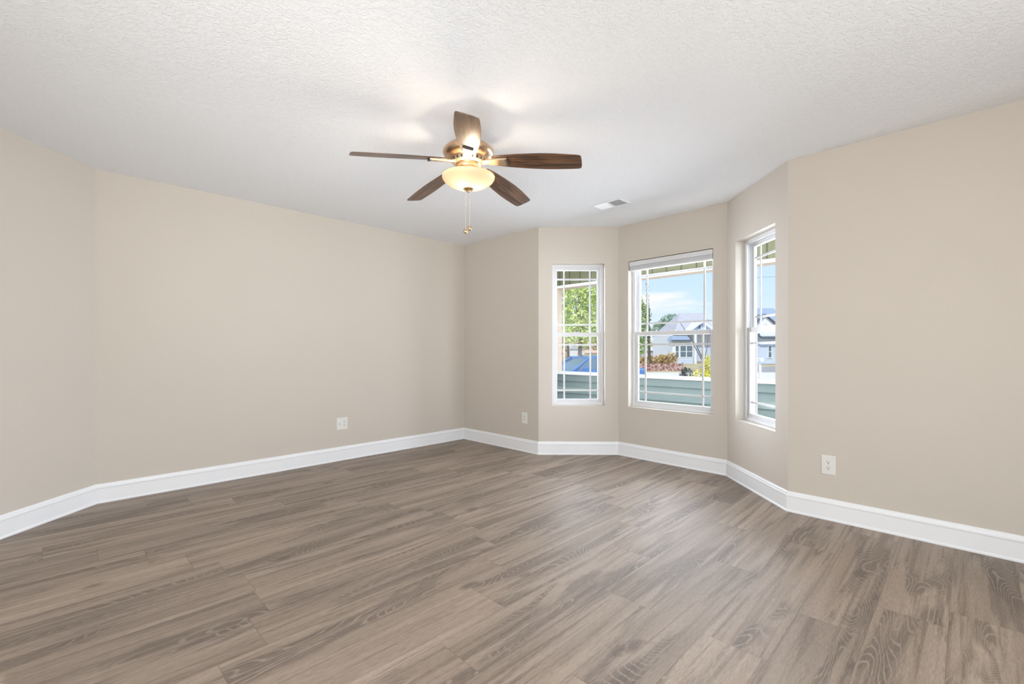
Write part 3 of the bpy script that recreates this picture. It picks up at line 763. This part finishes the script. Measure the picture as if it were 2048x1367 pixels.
# leaning bare saplings in front of the house
for k, (pa, pb, d, lab) in enumerate(((P(1360, 644, 30), P(1402, 716, 30), 30, 'thin bare leaning branch crossing the house bay'), (P(1378, 668, 27), P(1408, 722, 27), 27, 'shorter thin bare branch leaning beside the porch column'))):
    root = tag(empty('bare_sapling', Matrix.Translation((pb.x + .4, d, GZ))), lab, 'sapling')
    q = [Vector((0, 0, 0)), Vector((-.12, 0, (pb.z - GZ) * .5)), pb - root.location, pb.lerp(pa, .5) - root.location + Vector((.05, 0, 0)), pa - root.location]
    t = MB(); t.tube(q, [.035, .032, .030, .026, .015], 6); t.tube([q[2], q[2] + Vector((.25, .1, .9)), q[2] + Vector((.3, .1, 1.5))], [.02, .015, .008], 6)
    t.build('stem', M_BARK2, root)

# ---- neighbouring houses
M_HW = simple('white_house_siding', (0.74, 0.77, 0.84), 0.8)
M_HG = simple('pale_blue_siding', (0.52, 0.60, 0.74), 0.8)
M_ROOF = simple('grey_shingles', (0.46, 0.45, 0.50), 0.9, noise=0.12, nscale=3)
M_ROOF2 = simple('blue_grey_metal_roof', (0.30, 0.36, 0.48), 0.5)
M_HGLASS = simple('dark_house_glass', (0.13, 0.18, 0.22), 0.15)
M_GUT = simple('dark_gutter', (0.10, 0.13, 0.18), 0.5)
M_DOOR = simple('pale_blue_door', (0.55, 0.62, 0.76), 0.6)
M_BRICK = simple('grey_foundation', (0.34, 0.32, 0.32), 0.9, noise=0.15, nscale=8)
def roof_slab(mb, a, b, c, d, th=0.15):
    """sloping quad with thickness"""
    vs = [Vector(x) for x in (a, b, c, d)]; dn = Vector((0, 0, -th))
    mb.add([*vs, *[x + dn for x in vs]], [(0, 1, 2, 3), (4, 5, 6, 7), (0, 1, 5, 4), (1, 2, 6, 5), (2, 3, 7, 6), (3, 0, 4, 7)])
def house_window(root, x0, x1, z0, z1, y, cols=1, rows=2, mat=M_HW):
    f = MB(); f.ring(x0, x1, z0, z1, 0.09, y - 0.08, y)
    for k in range(1, cols):
        xx = x0 + (x1 - x0) * k / cols; f.box(xx - .05, xx + .05, y - .07, y, z0 + .09, z1 - .09)
    for k in range(1, rows):
        zz = z0 + (z1 - z0) * k / rows; f.box(x0 + .09, x1 - .09, y - .06, y, zz - .03, zz + .03)
    fo = f.build('window', mat, root)
    MB().box(x0 + .09, x1 - .09, y - .035, y - .005, z0 + .09, z1 - .09).build('pane', M_HGLASS, fo)
# house A: bay, gable and porch, faces the camera at depth 55
HA = Vector((0, 55, GZ)); K = 55 / F
X = lambda px: (px - 1024) * K
Z = lambda py: CAMZ + (700 - py) * K - GZ
ha = tag(empty('house', Matrix.Translation(HA)), 'white house with a bay window and grey roof in the middle window', 'house')
MB().box(X(1352), X(1436), 1.2, 9, 0, Z(668)).build('wall', M_HW, ha)
MB().box(X(1348), X(1440), 1.1, 9.1, 0, 0.28).build('foundation', M_BRICK, ha)
rf = MB()
ez, rz_ = Z(667), Z(623) * 1.04
roof_slab(rf, (X(1353), 0.6, ez), (X(1442), 0.6, ez), (X(1442), 5.1, rz_), (X(1390), 5.1, rz_))
roof_slab(rf, (X(1353), 9.6, ez), (X(1442), 9.6, ez), (X(1442), 5.1, rz_), (X(1390), 5.1, rz_))
rf.add([(X(1353), 0.6, ez), (X(1353), 9.6, ez), (X(1390), 5.1, rz_), (X(1353), 0.6, ez - .15), (X(1353), 9.6, ez - .15), (X(1390), 5.1, rz_ - .15)], [(0, 1, 2), (3, 4, 5), (0, 1, 4, 3), (1, 2, 5, 4), (2, 0, 3, 5)])
rf.build('roof', M_ROOF, ha)
# gable over the porch
gw = MB(); ap, fl, fr_ = (X(1406), Z(645)), (X(1377), Z(665)), (X(1435), Z(665))
gw.add([(fl[0], .5, fl[1]), (fr_[0], .5, fr_[1]), (ap[0], .5, ap[1]), (fl[0], 1.2, fl[1]), (fr_[0], 1.2, fr_[1]), (ap[0], 1.2, ap[1])], [(0, 1, 2), (3, 4, 5), (0, 1, 4, 3), (1, 2, 5, 4), (2, 0, 3, 5)])
gb = gw.build('gable', M_HG, ha)
rk = MB()
for (ax, az), (bx, bz) in ((fl, ap), (ap, fr_)):
    rk.add([(ax, .1, az), (bx, .1, bz), (bx, .1, bz + .32), (ax, .1, az + .32), (ax, 5.0, az), (bx, 5.0, bz), (bx, 5.0, bz + .32), (ax, 5.0, az + .32)],
           [(0, 1, 2, 3), (4, 5, 6, 7), (0, 1, 5, 4), (2, 3, 7, 6), (1, 2, 6, 5), (0, 3, 7, 4)])
rk.build('rake_trim', M_HW, ha)
house_window(ha, X(1398), X(1405.5), Z(658.5), Z(646.5), .5, 1, 1, M_HG)
# bay
MB().box(X(1345), X(1386), 0, 1.3, 0, Z(681)).build('bay_wall', M_HW, ha)
br = MB(); e0 = Z(680)
vs = [(X(1341), -.45, e0), (X(1381), -.45, e0), (X(1381), 1.4, e0), (X(1341), 1.4, e0), (X(1348), .5, Z(671)), (X(1378), .5, Z(671)), (X(1378), 1.4, Z(671)), (X(1348), 1.4, Z(671))]
br.add(vs, [(0, 1, 2, 3), (4, 5, 6, 7), (0, 1, 5, 4), (1, 2, 6, 5), (2, 3, 7, 6), (3, 0, 4, 7)]); br.build('bay_roof', M_ROOF2, ha)
MB().box(X(1341), X(1381), -.50, -.40, e0 - .16, e0 + .04).build('gutter', M_GUT, ha)
house_window(ha, X(1349.5), X(1358.5), Z(716), Z(690), 0, 1, 2)
house_window(ha, X(1359), X(1386), Z(715), Z(690), 0, 2, 2)
MB().box(X(1345), X(1386), -.06, 0, 0, Z(717.5)).build('bay_base', M_HG, ha)
MB().box(X(1387), X(1391.5), -.3, .0, 0, Z(668)).build('porch_column', M_HW, ha)
MB().box(X(1377), X(1436), -.3, 1.2, Z(668), Z(664.5)).build('porch_beam', M_HW, ha)
MB().box(X(1394), X(1401), 1.14, 1.2, 0.28, Z(692)).build('door', M_DOOR, ha)
MB().box(X(1401.5), X(1436), 1.10, 1.2, 0.28, Z(694)).build('garage_door', M_HG, ha)
# house B: seen through the right window
K2 = 50 / F
X2 = lambda px: (px - 1024) * K2
Z2 = lambda py: CAMZ + (700 - py) * K2 - GZ
hb = tag(empty('house', Matrix.Translation((0, 50, GZ))), 'pale blue white house with a dark gutter in the right window', 'house')
MB().box(X2(1515), X2(1590), 0.4, 9, 0, Z2(672)).build('wall', M_HG, hb)
MB().box(X2(1513), X2(1592), 0.3, 9.1, 0, Z2(727)).build('foundation', M_BRICK, hb)
rf = MB(); ez = Z2(667); rz_ = Z2(617) * 1.08
roof_slab(rf, (X2(1509), 0.0, ez), (X2(1596), 0.0, ez), (X2(1596), 4.7, rz_), (X2(1509), 4.7, rz_))
roof_slab(rf, (X2(1509), 9.4, ez), (X2(1596), 9.4, ez), (X2(1596), 4.7, rz_), (X2(1509), 4.7, rz_))
rf.build('roof', M_ROOF2, hb)
gw = MB(); ap, fl, fr_ = (X2(1526), Z2(630)), (X2(1500), Z2(655)), (X2(1556), Z2(655))
gw.add([(fl[0], -.2, fl[1]), (fr_[0], -.2, fr_[1]), (ap[0], -.2, ap[1]), (fl[0], .5, fl[1]), (fr_[0], .5, fr_[1]), (ap[0], .5, ap[1])], [(0, 1, 2), (3, 4, 5), (0, 1, 4, 3), (1, 2, 5, 4), (2, 0, 3, 5)])
gw.build('gable', M_HW, hb)
rk = MB()
for (ax, az), (bx, bz) in ((fl, ap), (ap, fr_)):
    rk.add([(ax, -.5, az), (bx, -.5, bz), (bx, -.5, bz + .13), (ax, -.5, az + .13), (ax, 3.8, az), (bx, 3.8, bz), (bx, 3.8, bz + .13), (ax, 3.8, az + .13)],
           [(0, 1, 2, 3), (4, 5, 6, 7), (0, 1, 5, 4), (2, 3, 7, 6), (1, 2, 6, 5), (0, 3, 7, 4)])
rk.build('rake_trim', M_GUT, hb)
MB().box(X2(1500), X2(1592), -.2, .5, Z2(672), Z2(655)).build('fascia', M_HW, hb)
t = MB(); t.tube([(X2(1513.5), -.35, Z2(667)), (X2(1515), -.4, Z2(672)), (X2(1520), -.4, Z2(675)), (X2(1540), -.4, Z2(675)), (X2(1592), -.4, Z2(675))], .11, 8); t.build('gutter', M_GUT, hb)
house_window(hb, X2(1525), X2(1532), Z2(653), Z2(646), -.2, 2, 1)
house_window(hb, X2(1539), X2(1548), Z2(716), Z2(690), .4, 1, 2)
MB().box(X2(1514.5), X2(1517), .28, .4, 0, Z2(690)).build('downspout', M_GUT, hb)
mbx = tag(empty('mailbox', Matrix.Translation(g(1520, 24))), 'white mailbox post in front of the pale blue house', 'mailbox')
MB().box(-.05, .05, -.05, .05, 0, 1.0).build('post', M_HW, mbx)
MB().box(-.09, .09, -.25, .2, 1.0, 1.22).build('box', M_HW, mbx, bevel=.04)
struct(MB().box(18, 40, 33, 44, GZ, GZ + .03).build('gravel_bed', M_BRICK), 'grey gravel strip in front of the pale blue house', 'gravel')
# low white building far behind the pine
lb = tag(empty('low_building', Matrix.Translation(g(1314, 74))), 'long low white building far behind the pine trunk', 'building')
MB().box(-2.6, 2.4, 0, 3, 0, 1.55).build('wall', M_ROOF, lb)
MB().box(-2.9, 2.6, -.3, 3.2, 1.55, 2.15).build('roof', M_HW, lb)
# shed and board fence behind the car
sh = tag(empty('shed', Matrix.Translation(g(1155, 38))), 'pale grey shed behind the blue car', 'shed')
MB().box(-.65, .60, 0, 2, 0, 1.75).build('wall', simple('pale_shed_siding', (0.62, 0.62, 0.64), .9), sh)
vs = [(-.75, -.1, 1.7), (.7, -.1, 1.7), (0, -.1, 2.15), (-.75, 2.1, 1.7), (.7, 2.1, 1.7), (0, 2.1, 2.15)]
MB().add(vs, [(0, 1, 2), (3, 4, 5), (0, 1, 4, 3), (1, 2, 5, 4), (2, 0, 3, 5)]).build('roof', M_ROOF, sh)
bf = tag(empty('board_fence', Matrix.Translation(g(1184, 36))), 'brown board fence behind the roof of the blue car', 'fence')
M_FB = simple('brown_fence_boards', (0.40, 0.29, 0.22), .9, noise=.15, nscale=4)
m = MB()
for k in range(16): m.box(-.62 + k * .105, -.62 + k * .105 + .095, 0, .03, .02, 1.35 + .02 * (k % 3))
m.build('boards', M_FB, bf)
MB().box(-.62, 1.06, .03, .08, 1.1, 1.2).build('rail', M_FB, bf)
MB().box(-.62, 1.06, -.08, .10, 1.42, 1.62).build('cap_board', simple('peach_board', (0.70, .50, .40), .8), bf)
# power line across the right window
pb_ = g(1470, 40)
pw = tag(empty('power_line', Matrix.Translation(pb_)), 'thin overhead wire crossing the sky in the right window', 'wire')
wa, wb = Vector((0, 0, CAMZ + (700 - 556.5) / F * 40 - GZ)), P(1640, 546, 47) - pb_
MB().tube([wa, wa.lerp(wb, .5) - Vector((0, 0, .08)), wb], .012, 6).build('wire', M_BARK2, pw)
MB().tube([(0, 0, 0), (0, 0, 8.6)], [.14, .10], 10).build('pole', M_BARK, pw)
M2_ = MB().box(-.9, .9, -.05, .05, 7.75, 7.87).build('cross_arm', M_BARK, pw)

# ---- blue car
M_CAR = simple('blue_car_paint', (0.07, 0.22, 0.55), 0.22, metal=0.3, coat=0.8)
M_CGL = simple('car_glass', (0.10, 0.17, 0.26), 0.06, spec=0.9)
M_TYRE = simple('tyre_rubber', (0.03, 0.03, 0.03), .8)
car = tag(empty('car', Matrix.Translation(g(1172, 17)) @ Matrix.Rotation(math.radians(207), 4, 'Z')), 'blue sedan parked beyond the porch wall in the left window', 'car')
def loft(rows):
    mb = MB(); n = len(rows[0])
    for r_ in rows: mb.v += r_
    for i in range(len(rows) - 1):
        for j in range(n): mb.f.append((i * n + j, i * n + (j + 1) % n, (i + 1) * n + (j + 1) % n, (i + 1) * n + j))
    mb.f.append(tuple(range(n))[::-1]); mb.f.append(tuple((len(rows) - 1) * n + j for j in range(n))); return mb
def csec(x, hw, zb, zs, zt, crown):
    return [(x, -hw * .93, zb), (x, -hw, (zb + zs) / 2), (x, -hw * .97, zs), (x, -hw * crown, zt), (x, 0, zt + .02), (x, hw * crown, zt), (x, hw * .97, zs), (x, hw, (zb + zs) / 2), (x, hw * .93, zb)]
body = [csec(2.25, .62, .32, .50, .58, .8), csec(2.15, .78, .22, .58, .68, .8), csec(1.7, .88, .18, .72, .80, .8), csec(1.0, .90, .18, .82, .91, .8), csec(.2, .90, .18, .88, .93, .85), csec(-1.0, .90, .18, .90, .94, .85), csec(-1.7, .88, .2, .90, .98, .8), csec(-2.2, .80, .28, .84, .95, .8), csec(-2.3, .66, .38, .74, .88, .8)]
loft(body).build('body', M_CAR, car, True)
def gsec(x, hw, z): return [(x, -hw, .86), (x, -hw * (1 - .28 * (z - .86) / .55), z - .02), (x, 0, z + .015), (x, hw * (1 - .28 * (z - .86) / .55), z - .02), (x, hw, .86)]
loft([gsec(1.05, .70, .90), gsec(.25, .80, 1.36), gsec(-.2, .81, 1.43), gsec(-.8, .80, 1.41), gsec(-1.75, .72, .98)]).build('cabin_glass', M_CGL, car, True)
def rsec(x, hw, z): return [(x, -hw, z - .05), (x, -hw * .92, z + .012), (x, 0, z + .03), (x, hw * .92, z + .012), (x, hw, z - .05)]
loft([rsec(.28, .60, 1.37), rsec(-.2, .61, 1.43), rsec(-.9, .60, 1.405), rsec(-1.1, .58, 1.33)]).build('roof', M_CAR, car, True)
for s_ in (-1, 1):
    pl_ = MB(); pl_.tube([(1.02, s_ * .70, .91), (.26, s_ * .585, 1.38)], .035, 6)
    pl_.build('front_pillar', M_CAR, car)
    pl_ = MB(); pl_.tube([(-.35, s_ * .80, .88), (-.38, s_ * .60, 1.40)], .04, 6); pl_.build('middle_pillar', M_CAR, car)
    pl_ = MB(); pl_.tube([(-1.72, s_ * .70, .96), (-1.05, s_ * .57, 1.35)], .06, 6)
    pl_.build('rear_pillar', M_CAR, car)
for x in (1.40, -1.38):
    for s_ in (-1, 1):
        wm = MB(); wm.lathe([(0, -.1), (.26, -.1), (.325, -.07), (.325, .07), (.26, .1), (0, .1)], 24)
        wo_ = wm.build('wheel', M_TYRE, car, True); wo_.matrix_local = Matrix.Translation((x, s_ * .80, .325)) @ Matrix.Rotation(PI / 2, 4, 'X')
        hm = MB(); hm.lathe([(0, -.105), (.2, -.105), (.2, .105), (0, .105)], 20); hm.build('hub_cap', M_STEEL, wo_)
for s_ in (-1, 1): MB().box(.62, .80, s_ * .98 - .08, s_ * .98 + .08, .92, 1.04).build('side_mirror', M_CAR, car, bevel=.03)
